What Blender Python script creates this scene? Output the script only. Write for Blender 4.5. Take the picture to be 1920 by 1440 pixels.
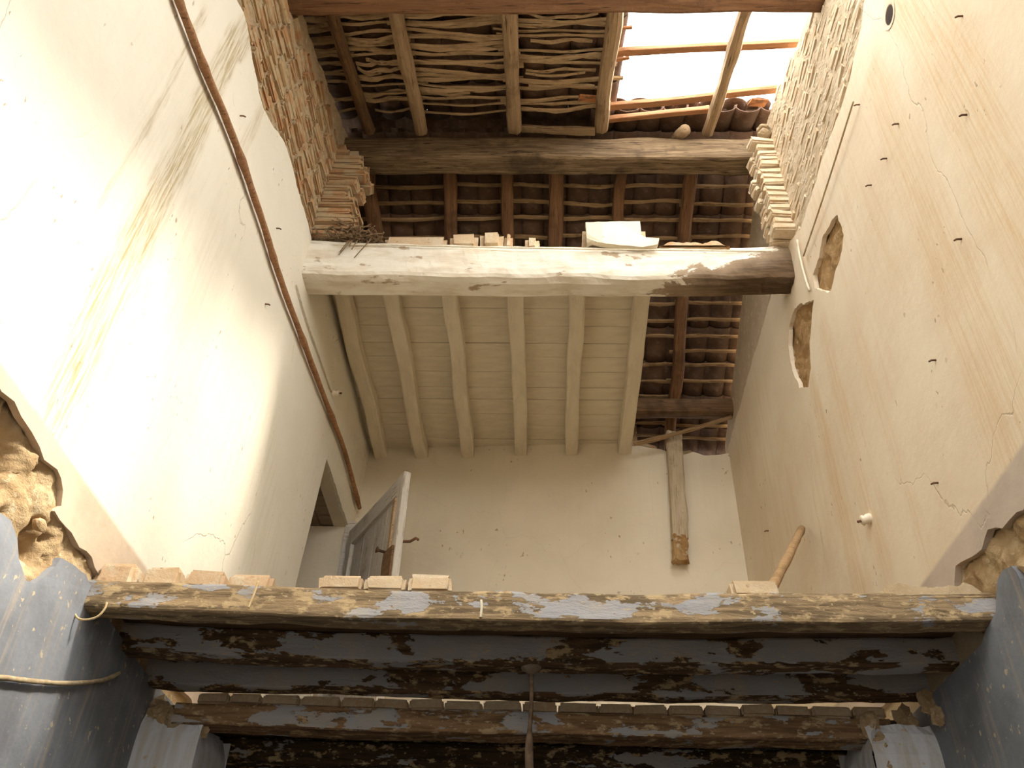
import bpy, bmesh, math, random
from mathutils import Vector, Matrix, noise
random.seed(7)
for o in list(bpy.data.objects):
    bpy.data.objects.remove(o)
sc = bpy.context.scene
col = sc.collection

# ------------------------------------------------------------------ camera, sky, sun, exposure
EYE = 1.5                                   # eye height above the ground floor; the numbers below are heights relative to the eye
FPX, PITCH, YAW, ROLL = 1692.8, math.radians(39.123), math.radians(2.477), math.radians(2.05)
cp, sp, cy, sy = math.cos(PITCH), math.sin(PITCH), math.cos(YAW), math.sin(YAW)
Fw = Vector((-sy*cp, cy*cp, sp)); R0 = Vector((cy, sy, 0)); U0 = R0.cross(Fw)
Rt = math.cos(ROLL)*R0 + math.sin(ROLL)*U0
Up = -math.sin(ROLL)*R0 + math.cos(ROLL)*U0
cam = bpy.data.cameras.new('camera'); cam.sensor_width = 36; cam.lens = FPX/1920*36
cam.clip_start = .02
co_ = bpy.data.objects.new('camera', cam); col.objects.link(co_)
co_.matrix_world = Matrix(((Rt.x, Up.x, -Fw.x, 0), (Rt.y, Up.y, -Fw.y, 0), (Rt.z, Up.z, -Fw.z, 0), (0, 0, 0, 1)))
sc.camera = co_

w = bpy.data.worlds.new('World'); sc.world = w; w.use_nodes = True
bg = w.node_tree.nodes['Background']
bg.inputs[0].default_value = (1.0, .985, .95, 1); bg.inputs[1].default_value = 6.3
sun = bpy.data.lights.new('sun', 'SUN'); sun.energy = 6.2; sun.angle = math.radians(10); sun.color = (1, .92, .78)
so = bpy.data.objects.new('sun', sun); col.objects.link(so)
SE = math.radians(48)
so.rotation_euler = Vector((-math.cos(SE), .10, -math.sin(SE))).to_track_quat('-Z', 'Y').to_euler()
sc.view_settings.view_transform = 'Standard'; sc.view_settings.look = 'None'
sc.view_settings.gamma = 1; sc.view_settings.use_curve_mapping = False
sc.view_settings.exposure = 0.48

# ------------------------------------------------------------------ where a sight line meets the real surfaces of the house
LEAN, XR0 = .047, 1.815
def ray(x, y): return Rt*((x-960)/FPX) + Up*((720-y)/FPX) + Fw
def atY(x, y, Y): d = ray(x, y); return d*(Y/d.y)
def atZ(x, y, Z): d = ray(x, y); return d*(Z/d.z)
def onL(x, y):                              # left wall -> (Y, z)
    d = ray(x, y); t = (-1.9-LEAN*1.6)/(d.x-LEAN*d.z); P = d*t
    if P.z < 1.6: P = d*(-1.9/d.x)
    return (P.y, P.z)
def onR(x, y): d = ray(x, y); P = d*(XR0/d.x); return (P.y, P.z)
def PL(Y, z, d=0): return Vector((-1.9+LEAN*max(0, z-1.6)-d, Y, z))
def PR(Y, z, d=0): return Vector((XR0+d, Y, z))
def YB(x): return 7.45-(x+1.75)*.056
def PB(x, z, d=0): return Vector((x, YB(x)+d, z))
def roofF(Y): return 4.824+.36*Y            # underside of the front rafters
def roofB(Y): return 6.45-.43*(Y-4.75)      # underside of the back rafters

# ------------------------------------------------------------------ helpers
def fb(p, s=1.0, o=4, seed=0): return noise.fractal(Vector(p)*s+Vector((seed*7.3, seed*3.1, seed)), 1.0, 2.0, o)
def obj(name, verts, faces, m, parent=None, smooth=False):
    me = bpy.data.meshes.new(name); me.from_pydata([tuple(v) for v in verts], [], faces)
    me.validate(); bm = bmesh.new(); bm.from_mesh(me); bmesh.ops.recalc_face_normals(bm, faces=bm.faces[:]); bm.to_mesh(me); bm.free()
    if smooth: me.polygons.foreach_set('use_smooth', [True]*len(me.polygons))
    me.materials.append(m)
    o = bpy.data.objects.new(name, me); col.objects.link(o); o.parent = parent
    return o
def share(name, me, parent=None, mw=None):
    o = bpy.data.objects.new(name, me); col.objects.link(o); o.parent = parent
    if mw is not None: o.matrix_local = mw
    return o
def empty(name, loc=(0, 0, 0)):
    o = bpy.data.objects.new(name, None); col.objects.link(o); o.location = loc; o.empty_display_size = .1
    return o
def tag(o, label, cat, group=None, kind=None):
    o['label'] = label; o['category'] = cat
    if group: o['group'] = group
    if kind: o['kind'] = kind
    return o
def struct(o): o['kind'] = 'structure'; return o
def frame(p0, p1, up=(0, 0, 1)):
    x = (Vector(p1)-Vector(p0)); L = x.length; x.normalize(); u = Vector(up)
    if abs(x.dot(u)) > .98: u = Vector((0, 1, 0))
    y = u.cross(x).normalized(); z = x.cross(y)
    return Matrix(((x.x, y.x, z.x, p0[0]), (x.y, y.y, z.y, p0[1]), (x.z, y.z, z.z, p0[2]), (0, 0, 0, 1))), L
def beam_data(L, wd, h, n=20, rough=.006, edge=.012, sag=0, wob=0, seed=0, rnd=.18, endr=0, taper=1.0):
    """hewn timber, length on local x, centred on the axis; rnd = how round the arrises are"""
    vs, fs = [], []; prof = []
    c = rnd*min(wd, h)
    for sx, sz, a0 in ((1, 1, 0), (-1, 1, 90), (-1, -1, 180), (1, -1, 270)):
        for k in range(3):
            a = math.radians(a0+45*k); prof.append((sx*(wd/2-c)+c*math.cos(a), sz*(h/2-c)+c*math.sin(a)))
    m = len(prof); faceadd = []
    P2 = []
    for i in range(m):
        a, b = prof[i], prof[(i+1) % m]; P2.append(a)
        if i % 3 == 2: P2 += [(a[0]*.67+b[0]*.33, a[1]*.67+b[1]*.33), (a[0]*.33+b[0]*.67, a[1]*.33+b[1]*.67)]
    m = len(P2)
    for i in range(n+1):
        t = i/n; x = L*t; tp = 1+(taper-1)*t
        oy = wob*noise.noise(Vector((x*1.3, seed*5.1, 1))); oz = wob*noise.noise(Vector((x*1.1, seed*5.1, 9)))-sag*(1-(2*t-1)**2)
        for (a, b) in P2:
            d = rough*noise.noise(Vector((x*9, a*22+seed, b*22)))+edge*noise.noise(Vector((x*3.1+seed*3, a*6, b*6)))
            r = math.hypot(a, b) or 1
            ex = 0
            if endr and i in (0, n): ex = endr*noise.noise(Vector((a*40, b*40, seed+i)))
            vs.append((x+ex, a*tp+a/r*d+oy, b*tp+b/r*d+oz))
    for i in range(n):
        for k in range(m):
            fs.append((i*m+k, i*m+(k+1) % m, (i+1)*m+(k+1) % m, (i+1)*m+k))
    fs.append(tuple(range(m))); fs.append(tuple(n*m+k for k in range(m)))
    return vs, fs
def beam(name, p0, p1, wd, h, m, parent=None, up=(0, 0, 1), **kw):
    mw, L = frame(p0, p1, up)
    vs, fs = beam_data(L, wd, h, **kw)
    o = obj(name, vs, fs, m, parent, smooth=False)
    o.matrix_local = mw
    return o
def tube_data(pts, r, sides=7, seed=0, rough=0, flat=1.0):
    pts = [Vector(p) for p in pts]; vs, fs = [], []; n = len(pts)
    for i, p in enumerate(pts):
        t = (pts[min(i+1, n-1)]-pts[max(i-1, 0)]).normalized()
        u = Vector((0, 0, 1)) if abs(t.z) < .9 else Vector((0, 1, 0))
        a = t.cross(u).normalized(); b = a.cross(t)
        rr = r[i] if isinstance(r, (list, tuple)) else r
        for k in range(sides):
            th = 2*math.pi*k/sides; q = rr*(1+rough*noise.noise(Vector((i*.9+seed, math.cos(th), math.sin(th)))))
            vs.append(p+a*q*math.cos(th)+b*q*flat*math.sin(th))
    for i in range(n-1):
        for k in range(sides):
            fs.append((i*sides+k, i*sides+(k+1) % sides, (i+1)*sides+(k+1) % sides, (i+1)*sides+k))
    fs.append(tuple(range(sides))); fs.append(tuple((n-1)*sides+k for k in range(sides)))
    return vs, fs
def tube(name, pts, r, m, parent=None, **kw):
    vs, fs = tube_data(pts, r, **kw); return obj(name, vs, fs, m, parent, smooth=True)
def join(parts):
    V, Fc = [], []
    for vs, fs in parts:
        k = len(V); V += list(vs); Fc += [tuple(i+k for i in f) for f in fs]
    return V, Fc
def spline(pts, n=24):
    pts = [Vector(p) for p in pts]; out = []; m = len(pts)-1
    for i in range(n+1):
        t = i/n*m; k = min(int(t), m-1); u = t-k
        p0, p1, p2, p3 = pts[max(k-1, 0)], pts[k], pts[k+1], pts[min(k+2, m)]
        out.append(.5*((2*p1)+(p2-p0)*u+(2*p0-5*p1+4*p2-p3)*u*u+(3*p1-p0-3*p2+p3)*u**3))
    return out
def box_data(x0, x1, y0, y1, z0, z1):
    v = [(x, y, z) for x in (x0, x1) for y in (y0, y1) for z in (z0, z1)]
    return v, [(0, 1, 3, 2), (4, 6, 7, 5), (0, 4, 5, 1), (2, 3, 7, 6), (0, 2, 6, 4), (1, 5, 7, 3)]
def ragged(poly, step, amp, seed=0, keep=()):
    """subdivide a 2-d outline and make it ragged; keep = edge indices left straight"""
    out = []; n = len(poly)
    for i in range(n):
        a, b = poly[i], poly[(i+1) % n]; L = math.hypot(b[0]-a[0], b[1]-a[1]); k = max(1, int(L/step)) if i not in keep else 1
        for j in range(k):
            t = j/k; x, y = a[0]+(b[0]-a[0])*t, a[1]+(b[1]-a[1])*t
            if i not in keep:
                x += amp*fb((x, y, 1), 9, 3, seed); y += amp*fb((x, y, 5), 9, 3, seed+3)
            out.append((x, y))
    return out
def sheet(name, fn, loops, thick, m, parent=None, d0=0):
    """flat coat with thickness: outer outline + holes in 2-d, fn(a, b, depth) -> point"""
    bm = bmesh.new(); edges = []; rings = []
    for lp in loops:
        vs = [bm.verts.new((a, b, 0)) for a, b in lp]
        for i in range(len(vs)): edges.append(bm.edges.new((vs[i], vs[(i+1) % len(vs)])))
        rings.append(vs)
    bmesh.ops.triangle_fill(bm, use_beauty=True, use_dissolve=False, edges=edges)
    bm.verts.index_update()
    V = [fn(v.co.x, v.co.y, d0) for v in bm.verts]; F_ = [tuple(v.index for v in f.verts) for f in bm.faces]
    for vs in rings:
        base = len(V); n = len(vs)
        for v in vs: V.append(fn(v.co.x, v.co.y, d0+thick))
        for i in range(n):
            j = (i+1) % n; F_.append((vs[i].index, vs[j].index, base+j, base+i))
    bm.free()
    return obj(name, V, F_, m, parent)
def inside(pt, poly):
    x, y = pt; c = False; n = len(poly)
    for i in range(n):
        (x1, y1), (x2, y2) = poly[i], poly[i-1]
        if (y1 > y) != (y2 > y) and x < (x2-x1)*(y-y1)/(y2-y1)+x1: c = not c
    return c

# ------------------------------------------------------------------ procedural materials
class NT:
    def __init__(s, name):
        s.m = bpy.data.materials.new(name); s.m.use_nodes = True; s.t = s.m.node_tree; s.b = s.t.nodes['Principled BSDF']
        s.tc = s.t.nodes.new('ShaderNodeTexCoord'); s.co = s.tc.outputs['Object']
        s.b.inputs['Specular IOR Level'].default_value = .25
    def L(s, a, b):
        if hasattr(a, 'is_output'): s.t.links.new(a, b)
        elif isinstance(a, (tuple, list)) and len(a) == 3 and b.type == 'RGBA': b.default_value = (*a, 1)
        else: b.default_value = a
    def node(s, ty, **ins):
        n = s.t.nodes.new(ty)
        for k, v in ins.items():
            s.L(v, n.inputs[k.replace('_', ' ')])
        return n
    def map(s, v, sc=(1, 1, 1), loc=(0, 0, 0)): return s.node('ShaderNodeMapping', Vector=v, Scale=sc, Location=loc).outputs[0]
    def noise(s, v, scale=5, detail=6, rough=.6, dist=0):
        return s.node('ShaderNodeTexNoise', Vector=v, Scale=scale, Detail=detail, Roughness=rough, Distortion=dist).outputs[0]
    def mth(s, op, a, b=0, clamp=False):
        n = s.t.nodes.new('ShaderNodeMath'); n.operation = op; n.use_clamp = clamp; s.L(a, n.inputs[0]); s.L(b, n.inputs[1]); return n.outputs[0]
    def rng(s, v, a, b, c=0, d=1):
        n = s.t.nodes.new('ShaderNodeMapRange'); n.interpolation_type = 'SMOOTHSTEP'
        for i, q in enumerate((v, a, b, c, d)): s.L(q, n.inputs[i])
        return n.outputs[0]
    def mix(s, f, a, b, mode='MIX'):
        n = s.t.nodes.new('ShaderNodeMix'); n.data_type = 'RGBA'; n.blend_type = mode
        s.L(f, n.inputs[0]); s.L(a, n.inputs[6]); s.L(b, n.inputs[7]); return n.outputs[2]
    def sep(s, v): return s.node('ShaderNodeSeparateXYZ', Vector=v).outputs
    def rand(s): return s.t.nodes.new('ShaderNodeObjectInfo').outputs['Random']
    def crack(s, v, scale, width, dist=.25):
        n1 = s.t.nodes.new('ShaderNodeTexNoise'); s.L(v, n1.inputs['Vector']); n1.inputs['Scale'].default_value = 3; n1.inputs['Detail'].default_value = 5
        vm = s.t.nodes.new('ShaderNodeVectorMath'); vm.operation = 'MULTIPLY_ADD'; s.L(n1.outputs[1], vm.inputs[0]); vm.inputs[1].default_value = (dist,)*3; s.L(v, vm.inputs[2])
        vo = s.t.nodes.new('ShaderNodeTexVoronoi'); vo.feature = 'DISTANCE_TO_EDGE'; s.L(vm.outputs[0], vo.inputs['Vector']); vo.inputs['Scale'].default_value = scale
        return s.rng(vo.outputs['Distance'], 0, width, 1, 0)
    def done(s, c, rough=.9, h=None, bs=.3, bd=.01):
        s.L(c, s.b.inputs['Base Color']); s.L(rough, s.b.inputs['Roughness'])
        if h is not None:
            bp = s.t.nodes.new('ShaderNodeBump'); bp.inputs['Strength'].default_value = bs; bp.inputs['Distance'].default_value = bd
            s.L(h, bp.inputs['Height']); s.t.links.new(bp.outputs[0], s.b.inputs['Normal'])
        return s.m
MT = {}
def wall_plaster(name, base, base2, stain, bands, general, dado_z=None, dado=None, axis=1, cks=.3):
    """bands: (centre, half width at bottom, half width at top, z low, z high, strength)"""
    n = NT(name); x = n.sep(n.co); a, z = x[axis], x[2]
    sc1 = (1, 1, 1)
    c = n.mix(n.rng(n.noise(n.co, 1.3, 5), .35, .65), base, base2)
    sv = (9, 9, .55); streak = n.rng(n.noise(n.map(n.co, sv), 2.2, 8, .68, .6), .42, .66)
    fine = n.rng(n.noise(n.map(n.co, (22, 22, .9)), 2.6, 6, .7, .4), .4, .66)
    wob = n.mth('MULTIPLY', n.mth('SUBTRACT', n.noise(n.map(n.co, (.6, .6, 1.2)), 1.5, 3), .5), .22)
    aw = n.mth('ADD', a, wob)
    tot = n.mth('MULTIPLY', n.mth('MULTIPLY', streak, n.rng(n.noise(n.co, .7, 4), .4, .65)), general)
    for (cc, wb, wt, z0, z1, st) in bands:
        wz = n.rng(z, z0, z1, wb, wt)
        dd = n.mth('DIVIDE', n.mth('ABSOLUTE', n.mth('SUBTRACT', aw, cc)), wz)
        mk = n.rng(dd, .35, 1.15, 1, 0)
        mk = n.mth('MULTIPLY', mk, n.mth('MULTIPLY', n.rng(z, z0-.25, z0+.25), n.rng(z, z1-.05, z1+.08, 1, 0)))
        mk = n.mth('MULTIPLY', mk, n.mth('ADD', n.mth('MULTIPLY', fine, .75), .22))
        tot = n.mth('MAXIMUM', tot, n.mth('MULTIPLY', mk, st))
    c = n.mix(tot, c, stain)
    ck = n.mth('MULTIPLY', n.crack(n.map(n.co, (1, 1, .6)), .75, .003, .3), n.rng(n.noise(n.co, .9, 2), .5, .56))
    c = n.mix(n.mth('MULTIPLY', ck, cks), c, (.30, .23, .15))
    spk = n.mth('MULTIPLY', n.rng(n.noise(n.map(n.co, (1, 1, .55)), 34, 2, .4), .70, .735), n.rng(n.noise(n.co, 2.1, 2), .5, .62))
    c = n.mix(n.mth('MULTIPLY', spk, .7), c, (.30, .20, .11))
    if dado_z is not None:
        zz = n.mth('ADD', z, n.mth('MULTIPLY', n.noise(n.co, 4, 3), .02))
        c = n.mix(n.rng(zz, dado_z, dado_z+.03, 1, 0), c, n.mix(n.rng(n.noise(n.co, 3, 6), .35, .7), dado, tuple(v*.8 for v in dado)))
    h = n.mth('ADD', n.mth('MULTIPLY', n.noise(n.co, 5, 8, .6), .8), n.mth('MULTIPLY', ck, -cks))
    MT[name] = n.done(c, .92, h, .35, .02)
wall_plaster('plaster_left', (.80, .75, .63), (.75, .70, .58), (.42, .33, .17),
             [(2.72, .19, .12, 1.95, 4.95, 1.0), (2.40, .03, .05, 2.9, 4.4, .6), (2.80, .03, .05, 4.2, 5.0, .9), (3.22, .08, .06, 4.2, 4.95, .5), (2.93, .035, .03, 1.9, 3.0, .5)], .15, 1.985, (.60, .48, .36), cks=.5)
wall_plaster('plaster_right', (.80, .70, .54), (.74, .62, .46), (.62, .40, .17),
             [(4.76, .13, .10, 2.0, 3.95, .62), (4.35, .12, .12, 2.2, 4.1, .38), (3.85, .10, .1, 1.9, 3.6, .3), (2.85, .32, .20, 1.6, 4.6, .5), (2.3, .30, .25, 1.6, 4.7, .55)], .25, 2.02, (.56, .47, .38))
wall_plaster('plaster_back', (.76, .665, .505), (.70, .61, .455), (.50, .40, .25), [], .07, axis=0, cks=.08)

def m_blue():
    n = NT('plaster_blue'); c = n.mix(n.rng(n.noise(n.co, 2.2, 7), .35, .68), (.26, .275, .305), (.17, .177, .195))
    c = n.mix(n.mth('MULTIPLY', n.rng(n.noise(n.map(n.co, (14, 14, 1)), 1.8, 6, .65), .5, .68), .45), c, (.40, .33, .25))
    c = n.mix(n.rng(n.noise(n.co, 26, 3, .5), .66, .70, 0, .8), c, (.55, .45, .30))
    MT['blue'] = n.done(c, .9, n.noise(n.co, 6, 8), .4, .02)
m_blue()
def m_pier():
    n = NT('plaster_pier'); c = n.mix(n.rng(n.noise(n.map(n.co, (8, 8, .8)), 2, 7), .35, .66), (.74, .76, .80), (.60, .57, .53))
    c = n.mix(n.rng(n.noise(n.co, 20, 4, .5), .66, .70, 0, .7), c, (.60, .45, .26))
    MT['pier'] = n.done(c, .9, n.noise(n.co, 8, 8), .4, .02)
m_pier()
def m_mud(name, a, b, c3, bs=.8):
    n = NT(name); c = n.mix(n.rng(n.noise(n.co, 5, 8, .65), .35, .65), a, b)
    c = n.mix(n.rng(n.noise(n.co, 17, 5, .6), .56, .66), c, c3)
    MT[name] = n.done(c, .95, n.noise(n.co, 22, 8, .7), bs, .03)
m_mud('mud', (.58, .43, .25), (.46, .31, .16), (.66, .52, .33))
m_mud('render_brown', (.50, .32, .15), (.38, .23, .10), (.58, .42, .24))
m_mud('mortar', (.50, .39, .25), (.43, .32, .19), (.57, .47, .32))
m_mud('mortar_pale', (.66, .54, .38), (.58, .46, .30), (.72, .62, .46))
m_mud('mud_dark', (.30, .19, .09), (.42, .27, .13), (.20, .12, .06))
m_mud('earth', (.10, .075, .05), (.07, .052, .036), (.13, .1, .07)); m_mud('gravel', (.36, .32, .26), (.30, .27, .21), (.40, .36, .3))
def m_brick(name, c1, c2, mort, cov=.55):
    n = NT(name); r = n.rand(); c = n.mix(r, c1, c2)
    v = n.node('ShaderNodeVectorMath', Vector=n.co).outputs[0]
    off = n.node('ShaderNodeCombineXYZ', X=n.mth('MULTIPLY', r, 37.0), Y=n.mth('MULTIPLY', r, 11.0), Z=0.0).outputs[0]
    vm = n.t.nodes.new('ShaderNodeVectorMath'); vm.operation = 'ADD'; n.L(n.co, vm.inputs[0]); n.L(off, vm.inputs[1]); v = vm.outputs[0]
    c = n.mix(n.rng(n.noise(v, 9, 7, .65), .62-cov*.3, .70-cov*.18), c, mort)
    c = n.mix(n.rng(n.noise(v, 30, 5, .6), .6, .72, 0, .6), c, (.22, .13, .07))
    MT[name] = n.done(c, .93, n.noise(v, 26, 8, .7), .7, .012)
m_brick('brick', (.42, .225, .105), (.46, .325, .175), (.47, .365, .22))
m_brick('brick_pale', (.62, .45, .28), (.64, .51, .34), (.66, .55, .39), .7)
m_brick('brick_loose', (.62, .42, .25), (.62, .48, .31), (.66, .55, .39), .5)
def m_wood(name, a, b, dark, g=1.0, rough=.85, ax=0):
    n = NT(name); r = n.rand()
    off = n.node('ShaderNodeCombineXYZ', X=n.mth('MULTIPLY', r, 31.0), Y=n.mth('MULTIPLY', r, 17.0), Z=0.0).outputs[0]
    vm = n.t.nodes.new('ShaderNodeVectorMath'); vm.operation = 'ADD'; n.L(n.co, vm.inputs[0]); n.L(off, vm.inputs[1]); v = vm.outputs[0]
    gr = n.noise(n.map(v, (1.2, 22, 22) if ax == 0 else (22, 22, 1.2)), 2.0, 8, .65, .8)
    c = n.mix(n.rng(gr, .35, .62), a, b)
    c = n.mix(n.rng(n.noise(n.map(v, (2.5, 40, 40) if ax == 0 else (40, 40, 2.5)), 1.6, 5, .6), .58, .66), c, dark)
    c = n.mix(n.rng(n.noise(v, 3.5, 5), .52, .7, 0, .65), c, dark)
    MT[name] = n.done(c, rough, n.mth('ADD', gr, n.noise(v, 30, 5)), .5, .012)
m_wood('wood_dark', (.20, .115, .055), (.13, .075, .038), (.05, .028, .014))
m_wood('wood_red', (.24, .125, .06), (.17, .085, .042), (.08, .04, .02))
m_wood('wood_tan', (.44, .31, .18), (.34, .23, .13), (.16, .095, .05))
m_wood('wood_ridge', (.26, .18, .10), (.13, .085, .045), (.04, .025, .014))
m_wood('lath', (.50, .36, .21), (.38, .26, .14), (.18, .11, .055))
m_wood('lath_back', (.36, .235, .12), (.27, .17, .08), (.13, .075, .035))
m_wood('cane', (.42, .23, .115), (.31, .16, .08), (.16, .08, .04))
m_wood('stick', (.45, .29, .15), (.36, .23, .11), (.2, .12, .06))
m_wood('batten_new', (.50, .25, .12), (.40, .20, .10), (.28, .13, .06))
m_wood('door_white', (.62, .57, .50), (.54, .49, .42), (.30, .24, .18))
m_wood('twig', (.27, .18, .10), (.19, .12, .065), (.09, .055, .03)); m_wood('lintel_wood', (.34, .27, .19), (.26, .2, .14), (.12, .085, .055)); m_wood('wood_pale', (.56, .46, .32), (.45, .36, .24), (.30, .22, .13)); m_wood('door_upright', (.62, .57, .50), (.54, .49, .42), (.36, .29, .22), ax=2)
m_mud('rot', (.56, .36, .16), (.36, .19, .07), (.66, .54, .36), 1.0)
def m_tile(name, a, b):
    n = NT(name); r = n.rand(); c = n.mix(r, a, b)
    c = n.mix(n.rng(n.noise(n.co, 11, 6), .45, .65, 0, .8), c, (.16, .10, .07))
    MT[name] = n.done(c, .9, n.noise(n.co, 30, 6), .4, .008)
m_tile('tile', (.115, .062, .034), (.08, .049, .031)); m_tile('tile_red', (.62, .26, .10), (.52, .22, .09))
def m_white(name, cov, base, paint, dirt, decay_x=None):
    """lime-washed timber that flakes"""
    n = NT(name); x = n.sep(n.co)
    gr = n.noise(n.map(n.co, (1.3, 16, 16)), 2.2, 8, .65, .6)
    wood = n.mix(n.rng(gr, .36, .62), base, tuple(v*.5 for v in base))
    pn = n.noise(n.map(n.co, (1, 2.2, 2.2)), 3.2, 8, .62, .3)
    thr = cov
    if decay_x is not None: dm = n.rng(n.mth('ADD', n.mth('ADD', x[0], n.mth('MULTIPLY', n.mth('SUBTRACT', 4.93, x[2]), 2.6)), n.mth('MULTIPLY', n.noise(n.co, 4, 5), .6)), decay_x, decay_x+.9, 0, 1); thr = n.mth('ADD', n.mth('MULTIPLY', dm, .42), cov); wood = n.mix(dm, n.mix(gr, (.50, .39, .27), (.36, .26, .17)), wood)
    pk = n.rng(n.mth('SUBTRACT', pn, thr), 0, .018 if decay_x is None else .05)
    pc = n.mix(n.rng(n.noise(n.map(n.co, (1, 3, 3)), 4, 6), .42, .66), paint, dirt)
    c = n.mix(pk, wood, pc)
    ck = n.rng(n.noise(n.map(n.co, (2.2, 30, 30)), 2.0, 4, .6, 1.0), .66, .72, 0, .5)
    c = n.mix(ck, c, tuple(v*.6 for v in base))
    MT[name] = n.done(c, .9, n.mth('ADD', n.mth('MULTIPLY', pk, .6), gr), .5, .012)
m_white('whitewash_beam', .35, (.15, .095, .052), (.80, .75, .64), (.68, .60, .47), 1.40)
m_white('whitewash', .20, (.45, .35, .24), (.74, .66, .51), (.68, .60, .46))
def m_joist(name, cov, ground=(.34, .22, .12), fr=2.6):
    n = NT(name); x = n.sep(n.co); tiltn = n.sep(n.t.nodes.new('ShaderNodeNewGeometry').outputs['Normal'])
    rr_ = n.rand(); off = n.node('ShaderNodeCombineXYZ', X=n.mth('MULTIPLY', rr_, 43.0), Y=n.mth('MULTIPLY', rr_, 19.0), Z=n.mth('MULTIPLY', rr_, 7.0)).outputs[0]
    vm = n.t.nodes.new('ShaderNodeVectorMath'); vm.operation = 'ADD'; n.L(n.co, vm.inputs[0]); n.L(off, vm.inputs[1]); n.co = vm.outputs[0]
    gr = n.noise(n.map(n.co, (1.3, 18, 18)), 2.2, 8, .65, .6)
    wood = n.mix(n.rng(gr, .36, .64), ground, tuple(v*.38 for v in ground))
    wood = n.mix(n.rng(n.noise(n.map(n.co, (1.6, 3, 3)), 7, 7, .65), .53, .62, 0, .85), wood, (.58, .43, .24))
    cells = n.noise(n.map(n.co, (1, 2.4, 2.4)), fr, 9, .62, .15)
    pk = n.rng(n.mth('SUBTRACT', cells, n.mth('ADD', n.rng(tiltn[2], -.55, -.2, .09, 0), cov)), 0, .012)
    pc = n.mix(n.rng(n.noise(n.co, 5, 6), .4, .7), (.395, .39, .40), (.45, .41, .36))
    c = n.mix(pk, wood, pc)
    spk = n.rng(n.noise(n.map(n.co, (1, 2, 2)), 30, 3, .5), .64, .69, 0, .75)
    c = n.mix(spk, c, (.60, .46, .27))
    MT[name] = n.done(c, .88, n.mth('ADD', n.mth('MULTIPLY', pk, .5), n.noise(n.map(n.co, (1, 3, 3)), 14, 8, .7)), .7, .015)
m_joist('joist_a', .535, (.42, .30, .17), 4.2); m_joist('joist_b', .47, (.17, .10, .05)); m_joist('joist_c', .505, (.34, .20, .10), 3.6); m_joist('joist_dark', .56, (.10, .06, .03))
def m_flat(name, c1, c2, rough=.6, metal=0, sc_=20):
    n = NT(name); n.b.inputs['Metallic'].default_value = metal
    MT[name] = n.done(n.mix(n.rng(n.noise(n.co, sc_, 5), .35, .65), c1, c2), rough, n.noise(n.co, sc_*2, 4), .2, .003)
m_flat('rust', (.20, .10, .05), (.10, .06, .04), .8, .3); m_flat('porcelain', (.80, .72, .58), (.70, .60, .45), .3)
m_flat('rope', (.50, .40, .25), (.36, .27, .16), .95); m_flat('cord', (.22, .15, .10), (.12, .08, .05), .95)
m_flat('wire_white', (.72, .66, .52), (.60, .52, .38), .8); m_flat('straw', (.72, .56, .32), (.58, .42, .22), .9)
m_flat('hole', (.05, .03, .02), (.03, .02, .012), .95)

# ------------------------------------------------------------------ ground floor and the floor left over at the back
v, f = box_data(-2.4, 2.4, -1.2, 7.9, -1.62, -1.5)
struct(obj('floor', v, f, MT['earth']))
wf = struct(obj('wall_front_added', *join([box_data(-2.4, -.35, -1.45, -1.0, -1.5, 1.75), box_data(.55, 2.4, -1.45, -1.0, -1.5, 1.75), box_data(-2.4, -.8, -1.45, -1.0, 1.75, 4.35), box_data(1.3, 2.4, -1.45, -1.0, 1.75, 4.35), box_data(-.35, .55, -1.45, -1.0, .55, 1.75), box_data(-.8, 1.3, -1.45, -1.0, 2.35, 4.35)]), MT['mud']))  # unseen front wall, added to dim the ground floor; its openings admit light
for bx_ in ((-2.0, -.35, -1.0, -.97, -1.5, 1.75), (.55, 1.9, -1.0, -.97, -1.5, 1.75), (-.35, .55, -1.0, -.97, .55, 1.75), (-2.0, -.8, -1.0, -.97, 1.75, 4.35), (1.3, 1.9, -1.0, -.97, 1.75, 4.35), (-.8, 1.3, -1.0, -.97, 2.35, 4.35)): obj('plaster', *box_data(*bx_), MT['blue'], wf)
struct(obj('ground', *box_data(-9, 9, -12, -1.2, -1.75, -1.53), MT['gravel']))  # unseen ground added outside, throwing light in through the doorway

# ------------------------------------------------------------------ left wall
DY0, DY1, DZ = 6.15, 7.28, 4.20            # doorway upstairs
def roof_top(Y): return (roofF(Y) if Y < 4.68 else roofB(Y))
parts = []
def slab(fn, segs, d0, d1):
    V, Fc = [], []
    for (y0, y1, z0a, z1a, z1b) in segs:
        k = len(V)
        for d in (d0, d1):
            V += [fn(y0, z0a, d), fn(y1, z0a, d), fn(y1, z1b, d), fn(y0, z1a, d)]
        Fc += [(k, k+1, k+2, k+3), (k+4, k+7, k+6, k+5), (k, k+4, k+5, k+1), (k+1, k+5, k+6, k+2), (k+2, k+6, k+7, k+3), (k+3, k+7, k+4, k)]
    return V, Fc
ztop = lambda Y: roof_top(Y)+.10
v1 = slab(PL, [(-1.0, 3.1, 1.6, 5.0, ztop(3.1)-.05), (3.1, 4.68, 1.6, ztop(3.1), ztop(4.68)), (4.68, DY0, 1.6, ztop(4.68), ztop(DY0)), (DY0, DY1, DZ+.1, ztop(DY0), ztop(DY1)), (DY1, 7.85, 1.6, ztop(DY1), ztop(7.85))], .25, .50)
v2 = slab(PL, [(-1.0, 7.85, -1.5, 1.6, 1.6)], .25, .50)
wl = struct(obj('wall_left', *join([v1, v2]), MT['mud']))
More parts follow.
